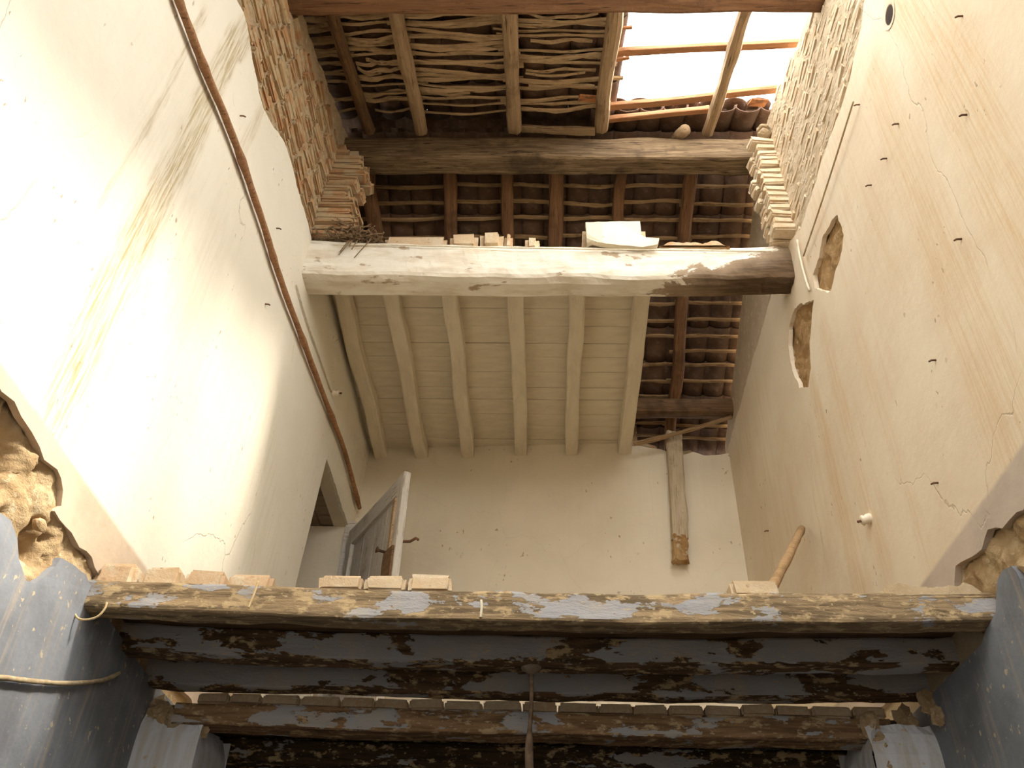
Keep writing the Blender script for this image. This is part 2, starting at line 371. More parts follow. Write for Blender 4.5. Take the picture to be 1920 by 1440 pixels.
rag_up = [onL(*p) for p in ((0, 733), (25, 757), (42, 778), (61, 811), (72, 838), (83, 867), (108, 878), (115, 894), (117, 920), (115, 947), (104, 955), (133, 1000), (150, 1022), (170, 1047))]
brick_edge = [onL(*p) for p in ((585, 457), (578, 420), (560, 360), (545, 300), (530, 258), (510, 235), (495, 205), (485, 170), (478, 130), (470, 90), (462, 40), (445, 0))]
up_poly = ([(-1.0, 1.86), (1.4, 1.9), (2.1, 1.96)] + rag_up + [(3.6, 1.74), (4.6, 1.72), (DY0, 1.70), (DY0, DZ), (DY1, DZ), (DY1, 1.70), (7.56, 1.70), (7.56, 5.26), (4.75, 5.26)] + brick_edge + [(2.1, 4.86), (-1.0, 4.8)])
nk = len(up_poly)
up_r = ragged(up_poly, .05, .018, 1, keep=(1, nk-1, nk-2, 21, 22, 23))
sheet('plaster_upper', PL, [up_r], .03, MT['plaster_left'], wl)
low_edge = [onL(*p) for p in ((160, 1078), (140, 1060), (115, 1045), (105, 1062), (85, 1080), (62, 1095), (48, 1088), (37, 1050), (33, 1010), (22, 975), (0, 962))]
lo_poly = [(-1.0, -1.5), (7.56, -1.5), (7.56, 1.62), (4.2, 1.62), (3.6, 1.66)] + low_edge + [(2.2, 1.70), (1.2, 1.72), (-1.0, 1.7)]
sheet('plaster_lower', PL, [ragged(lo_poly, .05, .012, 4, keep=(0, 1, 2, 3, len(lo_poly)-1))], .03, MT['blue'], wl)
mz = [(-1.0, 1.0), (7.5, 1.0), (7.5, 1.69), (7.30, 1.69), (6.13, 1.69), (6.1, 4.3), (4.75, 5.2), (4.7, ztop(4.6)-.2), (2.0, ztop(2.0)-.15), (-1, 4.95)]
mh = [(1.9, 1.45), (3.45, 1.45), (3.45, 1.95), (1.9, 2.0)]
sheet('masonry', PL, [mz, mh], .22, MT['mud'], wl, d0=.031)
# broken-out pocket of the old floor: rough mud and rubble with two deep holes
expo = rag_up + low_edge
holes = [(onL(0, 850), .11, .22), (onL(70, 1030), .06, .20), (onL(85, 985), .03, .05), (onL(20, 905), .03, .05), (onL(100, 1010), .02, .04)]
NYg, NZg = 100, 60; V = []; Fc = []
for i in range(NYg+1):
    for j in range(NZg+1):
        Y = 1.85+(3.5-1.85)*i/NYg; z = 1.40+(2.05-1.40)*j/NZg
        d = .020+.022*fb((Y, z, 0), 9, 5, 2)+.10*max(0, .30-noise.voronoi(Vector((Y, z*1.2, 0))*11+Vector((fb((Y, z, 1), 6, 3, 1), fb((Y, z, 7), 6, 3, 1), 0))*.5)[0][0])+.012*abs(fb((Y, z, 3), 25, 3, 5))
        for (hy, hz), r, dep in holes:
            q = ((Y-hy)**2+((z-hz)*1.1)**2)/(r*r); d += dep/(1+q**3)
        if not inside((Y, z), expo): d = max(d, .02)
        V.append(PL(Y, z, min(d, .245)))
for i in range(NYg):
    for j in range(NZg): k = i*(NZg+1)+j; Fc.append((k, k+NZg+1, k+NZg+2, k+1))
obj('exposed_masonry', V, Fc, MT['mud'], wl, smooth=True)
def lump(name, c, r, m, parent=None, seed=0, sub=2, sq=(1, 1, 1), amp=.3):
    bm = bmesh.new(); bmesh.ops.create_icosphere(bm, subdivisions=sub, radius=1)
    for q in bm.verts:
        s = 1+amp*noise.noise(q.co*1.6+Vector((seed*3.3, 0, seed)))+amp*.4*noise.noise(q.co*4+Vector((0, seed*2.1, 0)))
        q.co = Vector((q.co.x*sq[0], q.co.y*sq[1], q.co.z*sq[2]))*s*r
    me = bpy.data.meshes.new(name); bm.to_mesh(me); bm.free(); me.materials.append(m)
    o = bpy.data.objects.new(name, me); col.objects.link(o); o.parent = parent; o.location = c; return o
for i, (p, r, d) in enumerate((((84, 985), .03, .02), ((70, 1062), .05, .10), ((0, 885), .05, .10))):
    lump('stone', PL(*onL(*p), d), r, MT['brick_loose' if i % 2 else 'mud'], wl, seed=i, sq=(.8, 1.3, .8))

# bare brickwork of the attic
def brick_mesh(name, l, h, d, m, seed, j=.006, worn=.35):
    """worn brick, x = length, y = depth, z = height"""
    bm = bmesh.new(); bmesh.ops.create_cube(bm, size=1)
    for q in bm.verts: q.co = Vector((q.co.x*l, q.co.y*d, q.co.z*h))
    bmesh.ops.bevel(bm, geom=bm.edges[:], offset=h*.2, segments=2, affect='EDGES')
    rd = random.Random(seed)
    for q in bm.verts: q.co += Vector((rd.uniform(-j, j)*1.4, rd.uniform(-j, j), rd.uniform(-j, j)*.8))
    me = bpy.data.meshes.new(name); bm.to_mesh(me); bm.free(); me.materials.append(m); return me
BR = [brick_mesh('brick', random.uniform(.17, .25), .054, .11, MT['brick'], i, .006) for i in range(7)]
BRP = [brick_mesh('brick', random.uniform(.15, .25), .056, .11, MT['brick_pale'], i+20, .006) for i in range(7)]
BRL = [brick_mesh('brick', 1, .30, .62, MT['brick_loose'], i+40, .012) for i in range(6)]      # loose, scaled to length
def courses(fn, y0, y1, zlo, zhi, meshes, parent, rd, proud, dz=.066, skip=.03):
    z = 4.80; n = 0
    while z < 6.6:
        y = y0-rd.uniform(0, .2)
        while y < y1:
            me = rd.choice(meshes); l = max(q.co.x for q in me.vertices)*2
            yc = y+l/2
            if zlo(yc) < z < zhi(yc) and yc < y1 and rd.random() > skip:
                d = .055-rd.uniform(*proud); c = fn(yc, z+rd.uniform(-.006, .006), d)
                rot = Matrix.Rotation(math.pi/2, 4, 'Z') @ Matrix.Rotation(rd.uniform(-.05, .05), 4, 'Z') @ Matrix.Rotation(rd.uniform(-.03, .03), 4, 'Y') @ Matrix.Rotation(rd.uniform(-.12, .12), 4, 'X')
                share('brick', me, parent, Matrix.Translation(c) @ rot); n += 1
            y += l+.012
        z += dz
    return n
def edge_fn(pts):
    pts = sorted(pts)
    def g(y):
        if y <= pts[0][0]: return pts[0][1]
        for a, b in zip(pts, pts[1:]):
            if a[0] <= y <= b[0]: return a[1]+(b[1]-a[1])*(y-a[0])/(b[0]-a[0]+1e-9)
        return pts[-1][1]
    return g
rdl = random.Random(3)
eL = edge_fn(brick_edge)
def attic(name, fn, y0, y1, z0, m, parent, base, amp, seed):
    V, Fc = [], []; ny, nz = 120, 90
    for i in range(ny+1):
        for j in range(nz+1):
            Y = y0+(y1-y0)*i/ny; z = z0+(ztop(Y)-.10-z0)*j/nz
            d = base+amp*fb((Y*.45, z*2.4, 0), 7, 5, seed)+amp*.8*abs(fb((Y*.5, z*1.8, 5), 22, 3, seed+1))
            V.append(fn(Y, z, max(d, .004)))
    for i in range(ny):
        for j in range(nz): k = i*(nz+1)+j; Fc.append((k, k+nz+1, k+nz+2, k+1))
    return obj(name, V, Fc, m, parent)
attic('mortar_bed', PL, 2.0, 4.66, 4.84, MT['mortar'], wl, .018, .016, 3)
obj('stub_core', *box_data(-1.78, -1.53, 4.53, 4.72, 5.09, 6.15), MT['mortar'], wl)
courses(PL, 2.1, 4.62, lambda y: eL(y)+.015, lambda y: ztop(y)-.28+.10*noise.noise(Vector((y*2.2, 4, 0))), BR, wl, rdl, (-.020, .012))
# toothed stub of the old cross wall, left
for k in range(17):
    z = 5.12+k*.066
    if z > 6.22: break
    xr = -1.46+.03*math.sin(k*.7)+rdl.uniform(-.05, .02)
    if k > 14: xr -= .05*(k-13)
    me = rdl.choice(BR); l = max(q.co.x for q in me.vertices)*2
    xl = -1.76
    for (yy, off) in ((4.555, 0), (4.67, .03)):
        mw = Matrix.Translation(((xl+xr)/2+off, yy, z)) @ Matrix.Rotation(rdl.uniform(-.06, .06), 4, 'Z') @ Matrix.Rotation(rdl.uniform(-.02, .02), 4, 'Y') @ Matrix.Rotation(rdl.uniform(-.15, .15), 4, 'X') @ Matrix.Diagonal(((xr-xl)/l, 1, 1, 1))
        share('brick', me, wl, mw)
# door reveal upstairs
m_ = MT['plaster_back']
rv = slab(PL, [(DY1-.015, DY1+.005, 1.7, DZ, DZ), (DY0-.005, DY0+.015, 1.7, DZ, DZ)], .004, .52)
obj('door_reveal', *rv, m_, wl)
for i in range(4):
    d0 = .02+i*.125
    obj('lintel_board', *slab(PL, [(DY0-.05, DY1+.04, DZ+.0+.015*(i % 2), DZ+.05+.015*(i % 2), DZ+.05+.015*(i % 2))], d0, d0+.118), MT[('plaster_back', 'lintel_wood', 'lintel_wood', 'wood_dark')[i]], wl)
obj('next_room_wall', *box_data(-3.2, -3.1, 5.2, 7.9, -.2, 5.0), m_, wl)
obj('next_room_ceiling', *box_data(-3.2, -2.2, 5.2, 7.9, 4.45, 4.55), MT['wood_dark'], wl)
for bx_ in ((-3.2, -2.2, 5.1, 5.2, -.2, 4.55), (-3.2, -2.2, 7.85, 7.95, -.2, 4.55), (-3.2, -2.2, 5.1, 7.95, -.3, -.2)): obj('next_room_wall', *box_data(*bx_), m_, wl)

# ------------------------------------------------------------------ right wall
crR = lambda Y: ztop(Y) if Y > 3.15 else 4.95+(ztop(3.15)-4.95)*max(0, Y-2.45)/.70
v1 = slab(PR, [(-1.0, 2.45, -1.5, 4.5, 4.95), (2.45, 3.15, -1.5, 4.95, ztop(3.15)), (3.15, 4.68, -1.5, ztop(3.15), ztop(4.68)), (4.68, 7.85, -1.5, ztop(4.68), ztop(7.85))], .25, .50)
wr = struct(obj('wall_right', *v1, MT['mud']))
patchA = [onR(*p) for p in ((1570, 402), (1582, 440), (1578, 470), (1565, 520), (1556, 548), (1540, 545), (1528, 540), (1525, 515), (1535, 480), (1545, 440), (1558, 415))]
patchB = [onR(*p) for p in ((1525, 562), (1522, 600), (1518, 640), (1520, 690), (1515, 725), (1500, 728), (1488, 700), (1478, 655), (1480, 610), (1490, 578), (1505, 570))]
eRp = [onR(*p) for p in ((1500, 430), (1520, 370), (1542, 300), (1572, 215), (1592, 150), (1605, 100), (1613, 60), (1620, 0))]
rag_r = [onR(*p) for p in ((1920, 952), (1880, 985), (1855, 995), (1840, 1025), (1810, 1050), (1790, 1065))]
upR = [(-1.0, 1.88), (1.6, 1.9), (2.4, 1.93)] + rag_r + [(3.75, 1.76), (7.35, 1.72), (7.35, 5.13), (6.2, 5.14), (5.0, 5.13), (4.60, 5.12)] + eRp + [(2.1, 4.95), (-1.0, 4.55)]
nR = len(upR)
sheet('plaster_upper', PR, [ragged(upR, .05, .02, 11, keep=(0, nR-1, nR-2, 10)), ragged(patchA, .02, .02, 12), ragged(patchB, .02, .02, 13)], .03, MT['plaster_right'], wr)
low_r = [onR(*p) for p in ((1850, 1180), (1866, 1150), (1869, 1085), (1880, 1070), (1895, 1058), (1905, 1068), (1912, 1085), (1920, 1112))]
loR = [(-1.0, -1.5), (7.35, -1.5), (7.35, 1.60), (4.2, 1.58), (3.6, 1.56)] + low_r + [(2.4, 1.55), (1.4, 1.6), (-1.0, 1.62)]
sheet('plaster_lower', PR, [ragged(loR, .05, .012, 14, keep=(0, 1, 2, 3, len(loR)-1))], .03, MT['blue'], wr)
mzR = [(-1.0, 1.0), (7.5, 1.0), (7.5, ztop(7.5)-.05), (4.7, ztop(4.7)-.05), (3.15, ztop(3.15)-.05), (2.45, 4.9), (-1, 4.45)]
sheet('masonry', PR, [mzR, [(2.2, 1.5), (3.62, 1.5), (3.62, 1.92), (2.2, 1.92)], [(a*1.0, b) for a, b in ((3.6, 3.95), (5.05, 3.95), (5.05, 4.78), (4.55, 4.82), (3.6, 4.45))]], .22, MT['mortar_pale'], wr, d0=.031)
expR = rag_r + low_r
def rubble(name, y0, y1, z0, z1, ny, nz, poly, m, base, amp, lim, seed, fn, parent, dents=()):
    V, Fc = [], []
    for i in range(ny+1):
        for j in range(nz+1):
            Y = y0+(y1-y0)*i/ny; z = z0+(z1-z0)*j/nz
            d = base+amp*fb((Y, z, 0), 9, 5, seed)+amp*.6*abs(fb((Y, z, 3), 25, 3, seed+3))
            for (hy, hz), r, dep in dents: q = ((Y-hy)**2+(z-hz)**2)/(r*r); d += dep/(1+q**3)
            if not poly or not inside((Y, z), poly): d = max(d, lim)
            V.append(fn(Y, z, min(d, .245)))
    for i in range(ny):
        for j in range(nz): k = i*(nz+1)+j; Fc.append((k, k+nz+1, k+nz+2, k+1))
    return obj(name, V, Fc, m, parent, smooth=True)
rubble('exposed_masonry', 2.1, 3.7, 1.45, 1.98, 90, 44, expR, MT['mud'], .028, .03, .02, 21, PR, wr, [(onR(1918, 1030), .04, .08)])
rubble('exposed_render', 3.55, 5.1, 3.9, 4.85, 90, 60, None, MT['render_brown'], .030, .018, .012, 25, PR, wr)
rdr = random.Random(5); eR = edge_fn(eRp)
attic('mortar_bed', lambda Y, z, d: PR(Y, min(z, crR(Y)), d), 2.1, 4.66, 4.80, MT['mortar_pale'], wr, .014, .010, 9)
courses(PR, 2.2, 4.50, lambda y: eR(y)+.03, lambda y: crR(y)-.09+.06*noise.noise(Vector((y*3, 2, 0))), BRP, wr, rdr, (-.020, -.006), skip=.06)
# toothed stub of the cross wall, right: one brick wide, each course its own brick
k = 0; z = 5.10
while z < 6.2:
    me = rdr.choice(BRP); l = max(q.co.x for q in me.vertices)*2
    x0 = 1.675+rdr.uniform(-.015, .015)-(.0 if z < 6.1 else .03)
    mw = Matrix.Translation(((x0+1.85)/2, 4.47+rdr.uniform(-.012, .012), z)) @ Matrix.Rotation(rdr.uniform(-.06, .06), 4, 'Z') @ Matrix.Rotation(rdr.uniform(-.05, .05), 4, 'Y') @ Matrix.Diagonal(((1.85-x0)/l, 1, 1.1, 1))
    share('brick', me, wr, mw)
    mw = Matrix.Translation((1.765, 4.59, z)) @ Matrix.Rotation(rdr.uniform(-.04, .04), 4, 'Z') @ Matrix.Diagonal((.19/l, 1, 1.12, 1))
    share('brick', rdr.choice(BRP), wr, mw)
    z += .074; k += 1
for i, (p, sz) in enumerate((((1445, 225), .05), ((1452, 236), .045))):
    P = atY(*p, 4.42); lump('stone', (min(P.x, 1.78), 4.44, 6.24+.07*i), sz, MT['mortar'], wr, seed=i+9, sq=(1.2, 1.2, .8))

# ------------------------------------------------------------------ back wall (upstairs and down)
wb = struct(obj('wall_back', *join([slab(PB, [(-2.2, .95, -1.5, 5.45, 5.45), (.95, 2.2, -1.5, 5.02, 5.02)], .035, .30), box_data(-2.3, 2.3, 7.75, 7.85, -1.5, 5.22)]), MT['mud']))
topB = [PBx for PBx in [(1.835, 5.06), (1.62, 5.03), (1.47, 5.08), (1.36, 5.045), (1.33, 5.06), (1.12, 5.13), (.98, 5.17), (.86, 5.18)]]
pb = [(-1.90, 1.0), (1.835, 1.0)] + topB + [(.85, 5.26), (-1.76, 5.26)]
sheet('plaster', PB, [ragged(pb, .05, .014, 31, keep=(0, 10, len(pb)-1, len(pb)-2, 1))], .035, MT['plaster_back'], wb)
lump('stone', PB(1.42, 5.10, .10), .075, MT['mortar'], wb, seed=3, sq=(1.5, 1, .7), amp=.2)
share('brick', BR[2], wb, Matrix.Translation(PB(1.02, 5.20, .08)) @ Matrix.Rotation(.3, 4, 'Y'))
lump('stone', PB(1.66, 5.05, .12), .06, MT['mud_dark'], wb, seed=6)

# ------------------------------------------------------------------ white boarded ceiling with joists (upstairs)
ce = struct(empty('ceiling', (0, 0, 0)))
JX = (-1.62, -1.215, -.735, -.21, .28, .81)
for i, x in enumerate(JX):
    beam('ceiling_joist', (x-.005*i, 4.725, 5.145), (x+.01, YB(x)+.08, 5.145), .125, .13, MT['whitewash'], ce, n=26, rough=.004, edge=.010, wob=.02, seed=i+1, rnd=.12)
y = 4.74; i = 0
rc = random.Random(9)
while y < 7.40:
    wd = rc.uniform(.17, .24); y1 = min(y+wd, 7.5)
    x1 = .86+rc.uniform(-.02, .02)
    v, f = beam_data(x1+1.80, y1-y-.005, .028, n=10, rough=.002, edge=.004, seed=i, rnd=.1)
    o = obj('plank', v, f, MT['whitewash'], ce); o.location = (-1.80, (y+y1)/2, 5.222+rc.uniform(-.003, .003))
    y = y1; i += 1

# ------------------------------------------------------------------ roof: rafters, laths, tiles
rf = struct(empty('roof_front')); rb_ = struct(empty('roof_back'))
nF = Vector((0, -.36, 1)).normalized(); nB = Vector((0, .43, 1)).normalized()
for i, (x, wd, rx) in enumerate(((-1.88, .12, 0), (-1.53, .10, .02), (-1.05, .115, -.01), (-.27, .125, .02), (.49, .12, -.01), (1.39, .10, .0))):
    y0, y1 = (.2, 4.58) if i < 5 else (2.92, 4.62)  # first five rafters run on unseen under the added forward roof
    a = Vector((x, y0, roofF(y0)+.05)); b = Vector((x+rx, y1, roofF(y1)+.05))
    beam('rafter', a, b, wd*.95, .10, MT['wood_tan' if i > 1 else 'wood_dark'], rf, n=22, rough=.006, edge=.014, wob=.03, seed=i+11, rnd=.42, endr=.02)
LATHS = []
def lath_mesh(name, L, r, bow, seed, m, flat=.45, wig=.03, n=9):
    pts = []
    for i in range(n+1):
        t = i/n; pts.append((L*(t-.5), wig*noise.noise(Vector((t*2.4, seed*3.7, 0))), bow*(1-(2*t-1)**2)*-1+.012*noise.noise(Vector((t*3, seed*2.2, 7)))))
    vs, fs = tube_data(pts, [r*(.8+.35*noise.noise(Vector((i*.6, seed, 2)))) for i in range(n+1)], 5, seed, .25, flat)
    me = bpy.data.meshes.new(name); me.from_pydata([tuple(q) for q in vs], [], fs); me.materials.append(m); return me
WIGS = [lath_mesh('lath', 1.0, .026, random.uniform(.0, .035), i, MT['lath'], .5, .05) for i in range(14)]
rl = random.Random(17)
def slope_mat(x, y, plane, nrm, off, yawr=0, scl=1.0, roll=0):
    zz = plane(y); c = Vector((x, y, zz))+nrm*off
    ydir = Vector((0, nrm.z, -nrm.y)); xd = Vector((1, 0, 0))
    m3 = Matrix((( xd.x, ydir.x, nrm.x, c.x), (xd.y, ydir.y, nrm.y, c.y), (xd.z, ydir.z, nrm.z, c.z), (0, 0, 0, 1)))
    return m3 @ Matrix.Rotation(yawr, 4, 'Z') @ Matrix.Rotation(roll, 4, 'X') @ Matrix.Diagonal((scl, 1, 1, 1))
bays = ((-2.05, -1.50), (-1.56, -1.0), (-1.10, -.22), (-.32, .53))
y = 3.02
for yb0 in range(14):
    for (a, b) in bays: share('lath', rl.choice(WIGS), rf, slope_mat((a+b)/2, .3+.19*yb0, roofF, nF, .115, rl.uniform(-.05, .05), (b-a)*1.05))  # unseen forward laths, added with the roof that keeps sun off the left wall
while y < 4.42:
    for bi, (a, b) in enumerate(bays):
        if rl.random() < (.06 if bi > 1 else .2): continue
        L = (b-a)*rl.uniform(.92, 1.12) if rl.random() > .22 else (b-a)*rl.uniform(.45, .7)
        cx = (a+b)/2+rl.uniform(-.04, .04)+(0 if L > .5*(b-a) else rl.choice((-1, 1))*.2*(b-a))
        share('lath', rl.choice(WIGS), rf, slope_mat(cx, y+rl.uniform(-.02, .02), roofF, nF, .115+rl.uniform(-.005, .012), rl.uniform(-.05, .05), L, rl.uniform(-.5, .5)))
    y += rl.uniform(.048, .068)
for i, (a, b, thick, hh) in enumerate((((1158, 98), (1492, 80), .07, .035), ((1156, 198), (1462, 168), .075, .035), ((1156, 222), (1330, 205), .06, .04), ((1155, 55), (1186, 52), .03, .02), ((1155, 112), (1180, 108), .03, .02))):
    def onroof(px): d = ray(*px); return d*((4.824+.12)/(d.z-.36*d.y))
    A, B = onroof(a), onroof(b); B = B+(B-A).normalized()*(.25 if i < 2 else .0); A = A-(B-A).normalized()*.06
    beam('batten', A, B, thick, hh, MT['batten_new'], rf, up=tuple(nF), n=10, rough=.004, edge=.006, seed=i+70, wob=.01)
def tile_mesh(name, r, L, m, down, taper=.86):
    vs, fs = [], []; n = 8; th = .012
    for (t, rr) in ((0, r), (1, r*taper)):
        for q in (rr, rr-th):
            for k in range(n+1):
                a = math.pi*k/n; x = q*math.cos(a); z = q*math.sin(a)*.62
                vs.append((x, L*(t-.5), -z if down else z))
    m1 = n+1
    for k in range(n):
        fs += [(k, k+1, 2*m1+k+1, 2*m1+k), (m1+k, 3*m1+k, 3*m1+k+1, m1+k+1), (k, m1+k, m1+k+1, k+1), (2*m1+k, 2*m1+k+1, 3*m1+k+1, 3*m1+k)]
    fs += [(0, 2*m1, 3*m1, m1), (n, m1+n, 3*m1+n, 2*m1+n)]
    me = bpy.data.meshes.new(name); me.from_pydata(vs, [], fs); me.materials.append(m); me.polygons.foreach_set('use_smooth', [True]*len(me.polygons)); return me
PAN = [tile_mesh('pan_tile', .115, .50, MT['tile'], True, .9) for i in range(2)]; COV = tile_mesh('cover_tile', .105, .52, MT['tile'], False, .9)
rt = random.Random(23)
def tiles(parent, plane, nrm, ys, skip):
    for y in ys:
        for c in range(21):
            x = -2.1+c*.2
            if not skip(x, y):
                share('pan_tile', rt.choice(PAN), parent, slope_mat(x+rt.uniform(-.008, .008), y, plane, nrm, .215+rt.uniform(0, .008), rt.uniform(-.025, .025), 1, rt.uniform(.02, .05)))
            if not skip(x+.1, y) and c < 20:
                share('cover_tile', COV, parent, slope_mat(x+.1+rt.uniform(-.008, .008), y, plane, nrm, .218, rt.uniform(-.02, .02), 1, .03))
tiles(rf, roofF, nF, [3.05+.335*k for k in range(-8, 5)], lambda x, y: x > .50 and y < 4.6)  # rows forward of the purlin are unseen, added to shade the upper left wall
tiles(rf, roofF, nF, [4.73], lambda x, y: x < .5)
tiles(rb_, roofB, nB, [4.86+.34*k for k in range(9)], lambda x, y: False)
# a row of ridge tiles
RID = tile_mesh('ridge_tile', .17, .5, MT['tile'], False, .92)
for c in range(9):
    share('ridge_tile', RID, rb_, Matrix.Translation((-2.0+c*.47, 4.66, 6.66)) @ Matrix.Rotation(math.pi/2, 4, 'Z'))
for i, (x, wd) in enumerate(((-1.53, .13), (-.83, .115), (-.33, .105), (.10, .13), (.67, .10), (1.285, .11))):
    a = Vector((x, 4.72, roofB(4.72)+.05)); b = Vector((x+.01, 7.72, roofB(7.72)+.05))
    beam('rafter', a, b, wd, .10, MT['wood_red'], rb_, n=26, rough=.005, edge=.012, wob=.05 if i != 3 else .015, seed=i+31, rnd=.3)
rx_ = [-1.95, -.83, -.33, .10, .67, 1.285, 1.95]
ST = [lath_mesh('lath', 1.0, .023, random.uniform(-.008, .012), i+50, MT['lath_back'], .5, .02) for i in range(8)]
y = 4.90; k = 0
while y < 7.5:
    for a, b in ((-2.0, -.80), (-.88, .12), (.06, .70), (.62, 1.32), (1.24, 2.0)):
        if rl.random() < .05: continue
        share('lath', rl.choice(ST), rb_, slope_mat((a+b)/2+rl.uniform(-.02, .02), y+rl.uniform(-.015, .015), roofB, nB, .112, rl.uniform(-.025, .025), (b-a)*rl.uniform(1, 1.06)))
    y += rl.uniform(.135, .16); k += 1

P = atY(1268, 228, 4.52); Q = atY(1287, 262, 4.56)
tube('log_stub', [Vector((P.x, 4.75, 6.56)), Vector(((P.x+Q.x)/2, 4.62, 6.50)), Vector((Q.x, 4.52, 6.43))], [.045, .048, .046], MT['wood_tan'], rf, sides=10, rough=.2)
A_, B_ = atY(978, 238, 4.56), atY(1116, 264, 4.56)
beam('broken_plank', Vector((A_.x, 4.60, 6.56)), Vector((B_.x, 4.56, 6.455)), .07, .035, MT['wood_tan'], rf, n=12, rough=.006, edge=.008, wob=.02, seed=171)
share('tile_shard', brick_mesh('tile_shard', .17, .015, .13, MT['tile_red'], 300, .003), rf, slope_mat(.36, 4.26, roofF, nF, .09, .1, 1, .3))
share('tile_shard', brick_mesh('tile_shard', .14, .015, .12, MT['tile_red'], 301, .003), rf, slope_mat(1.74, 4.33, roofF, nF, .10, .1, 1, .2))
# ------------------------------------------------------------------ main timbers
o = beam('purlin', (-1.75, 3.045, 5.855), (1.85, 3.045, 5.855), .19, .20, MT['wood_red'], n=30, rough=.004, edge=.01, seed=2, rnd=.12)
tag(o, 'reddish brown purlin carrying the front rafters beside the open hole in the roof', 'beam')
o = beam('ridge_beam', (-1.95, 4.70, 6.31), (1.95, 4.70, 6.31), .20, .27, MT['wood_ridge'], n=40, rough=.006, edge=.016, wob=.02, seed=4, rnd=.14)
tag(o, 'weathered mottled ridge beam between the two roof slopes', 'beam')
o = beam('purlin', (-1.76, 7.02, 5.42), (1.85, 7.02, 5.42), .16, .18, MT['wood_dark'], n=24, rough=.005, edge=.012, seed=6, rnd=.35)
tag(o, 'dark round purlin under the back rafters just above the back wall', 'beam')
# tie beam: hewn, limewashed, rotten at its right end
n = 90; V, Fc = [], []
secN = None
for i in range(n+1):
    t = i/n; x = -1.80+3.62*t
    zb = 4.72+.06*max(0, t-.75)*4*.6; zt = 5.085-.03*math.sin(math.pi*t)+.014*noise.noise(Vector((x*5, 3, 1)))
    zf = zb+.012+.030*noise.noise(Vector((x*2.3, 1, 0)))+.010*noise.noise(Vector((x*7, 1, 0)))
    yf = 4.53+.05*t+.012*noise.noise(Vector((x*2, 8, 0))); yb = 4.79+.012*noise.noise(Vector((x*2, 5, 5)))
    zb += .012*noise.noise(Vector((x*2.7, 4, 4)))
    rot = max(0, (t-.86)/.14)
    sec = [(yf+.05, zt), (yf+.012, zt-.02), (yf, zt-.08), (yf-.012*noise.noise(Vector((x*3, 2, 2))), zf+.13), (yf, zf+.06), (yf+.008, zf+.012), (yf+.025, zf-.008), (yf+.08, zb-.004), (yb-.09, zb), (yb-.02, zb+.004), (yb, zb+.03), (yb, zt-.03), (yb-.03, zt), ((yf+yb)/2, zt+.008)]
    for (a, b) in sec:
        dn = .006*noise.noise(Vector((x*14, a*30, b*30)))+rot*.03*noise.noise(Vector((x*9, a*12, b*12)))
        V.append((x, a+dn, b+dn*.8+rot*.02*noise.noise(Vector((x*20, a*20, 0)))))
    secN = len(sec)
for i in range(n):
    for k in range(secN): Fc.append((i*secN+k, i*secN+(k+1) % secN, (i+1)*secN+(k+1) % secN, (i+1)*secN+k))
Fc += [tuple(range(secN)), tuple(n*secN+k for k in range(secN))]
tb = obj('tie_beam', V, Fc, MT['whitewash_beam'])
tag(tb, 'thick limewashed tie beam with flaking paint and a rotten brown end by the right wall', 'beam')

JY = ((3.45, 3.57), (3.89, 4.01), (4.26, 4.36))
labs = ('front floor joist of peeling tan and blue paint with loose bricks lying on it', 'middle floor joist of flaking blue grey paint carrying the hanging cord', 'rear floor joist of dark flaking paint just above the brick-topped lintel')
JO = []
for i, (a, b) in enumerate(JY):
    o = beam('floor_joist', (-1.94, (a+b)/2, 1.668-.004*i), (1.87, (a+b)/2, 1.672-.004*i), b-a, .13, MT[('joist_a', 'joist_b', 'joist_b')[i]], n=70, rough=.006, edge=.010, sag=.034, wob=.012, seed=41+i, rnd=.12)
    tag(o, labs[i], 'beam'); JO.append(o)
o = beam('lintel_beam', (-1.75, 4.38, 1.468), (1.64, 4.38, 1.455), .16, .105, MT['joist_c'], n=60, rough=.006, edge=.012, sag=.012, wob=.01, seed=47, rnd=.14)
tag(o, 'lintel beam with flaking blue paint spanning the two piers under a row of bricks', 'beam')

# ------------------------------------------------------------------ floor remains behind the lintel
fu = struct(obj('floor_upper', *box_data(-1.93, 1.84, 4.62, 7.5, 1.552, 1.60), MT['mortar']))
for i in range(4):
    yy = 3.57+.195*i
    v, f = beam_data(3.78, .19, .032, n=40, rough=.003, edge=.004, sag=.034, seed=i+140, rnd=.1)
    o = obj('plank', v, f, MT['wood_dark'], fu); o.location = (-1.925, yy+.097, 1.748)
y = 4.44; i = 0
while y < 7.3:
    v, f = beam_data(3.8, .185, .03, n=12, rough=.004, edge=.006, seed=i+60, rnd=.1)
    o = obj('plank', v, f, MT['joist_dark'], fu); o.location = (-1.95, y+.1, 1.532); y += .2; i += 1
for i in range(6):
    beam('joist', (-1.93, 4.86+.45*i, 1.455), (1.85, 4.86+.45*i, 1.455), .11, .125, MT['joist_dark'], fu, n=30, rough=.006, edge=.01, sag=.01, seed=i+80, rnd=.15)
rb2 = random.Random(31)
x = -1.66; i = 0
while x < 1.58:
    l = rb2.uniform(.155, .20); sag = -.012*(1-(2*(x+1.7)/3.3-1)**2)
    me = BRL[i % 6]
    share('brick', me, fu, Matrix.Translation((x+l/2, 4.40+rb2.uniform(-.01, .01), 1.541+sag+rb2.uniform(-.003, .004))) @ Matrix.Rotation(rb2.uniform(-.04, .04), 4, 'Z') @ Matrix.Rotation(rb2.uniform(-.03, .03), 4, 'Y') @ Matrix.Diagonal((l-.006, .24, .19, 1)))
    x += l; i += 1
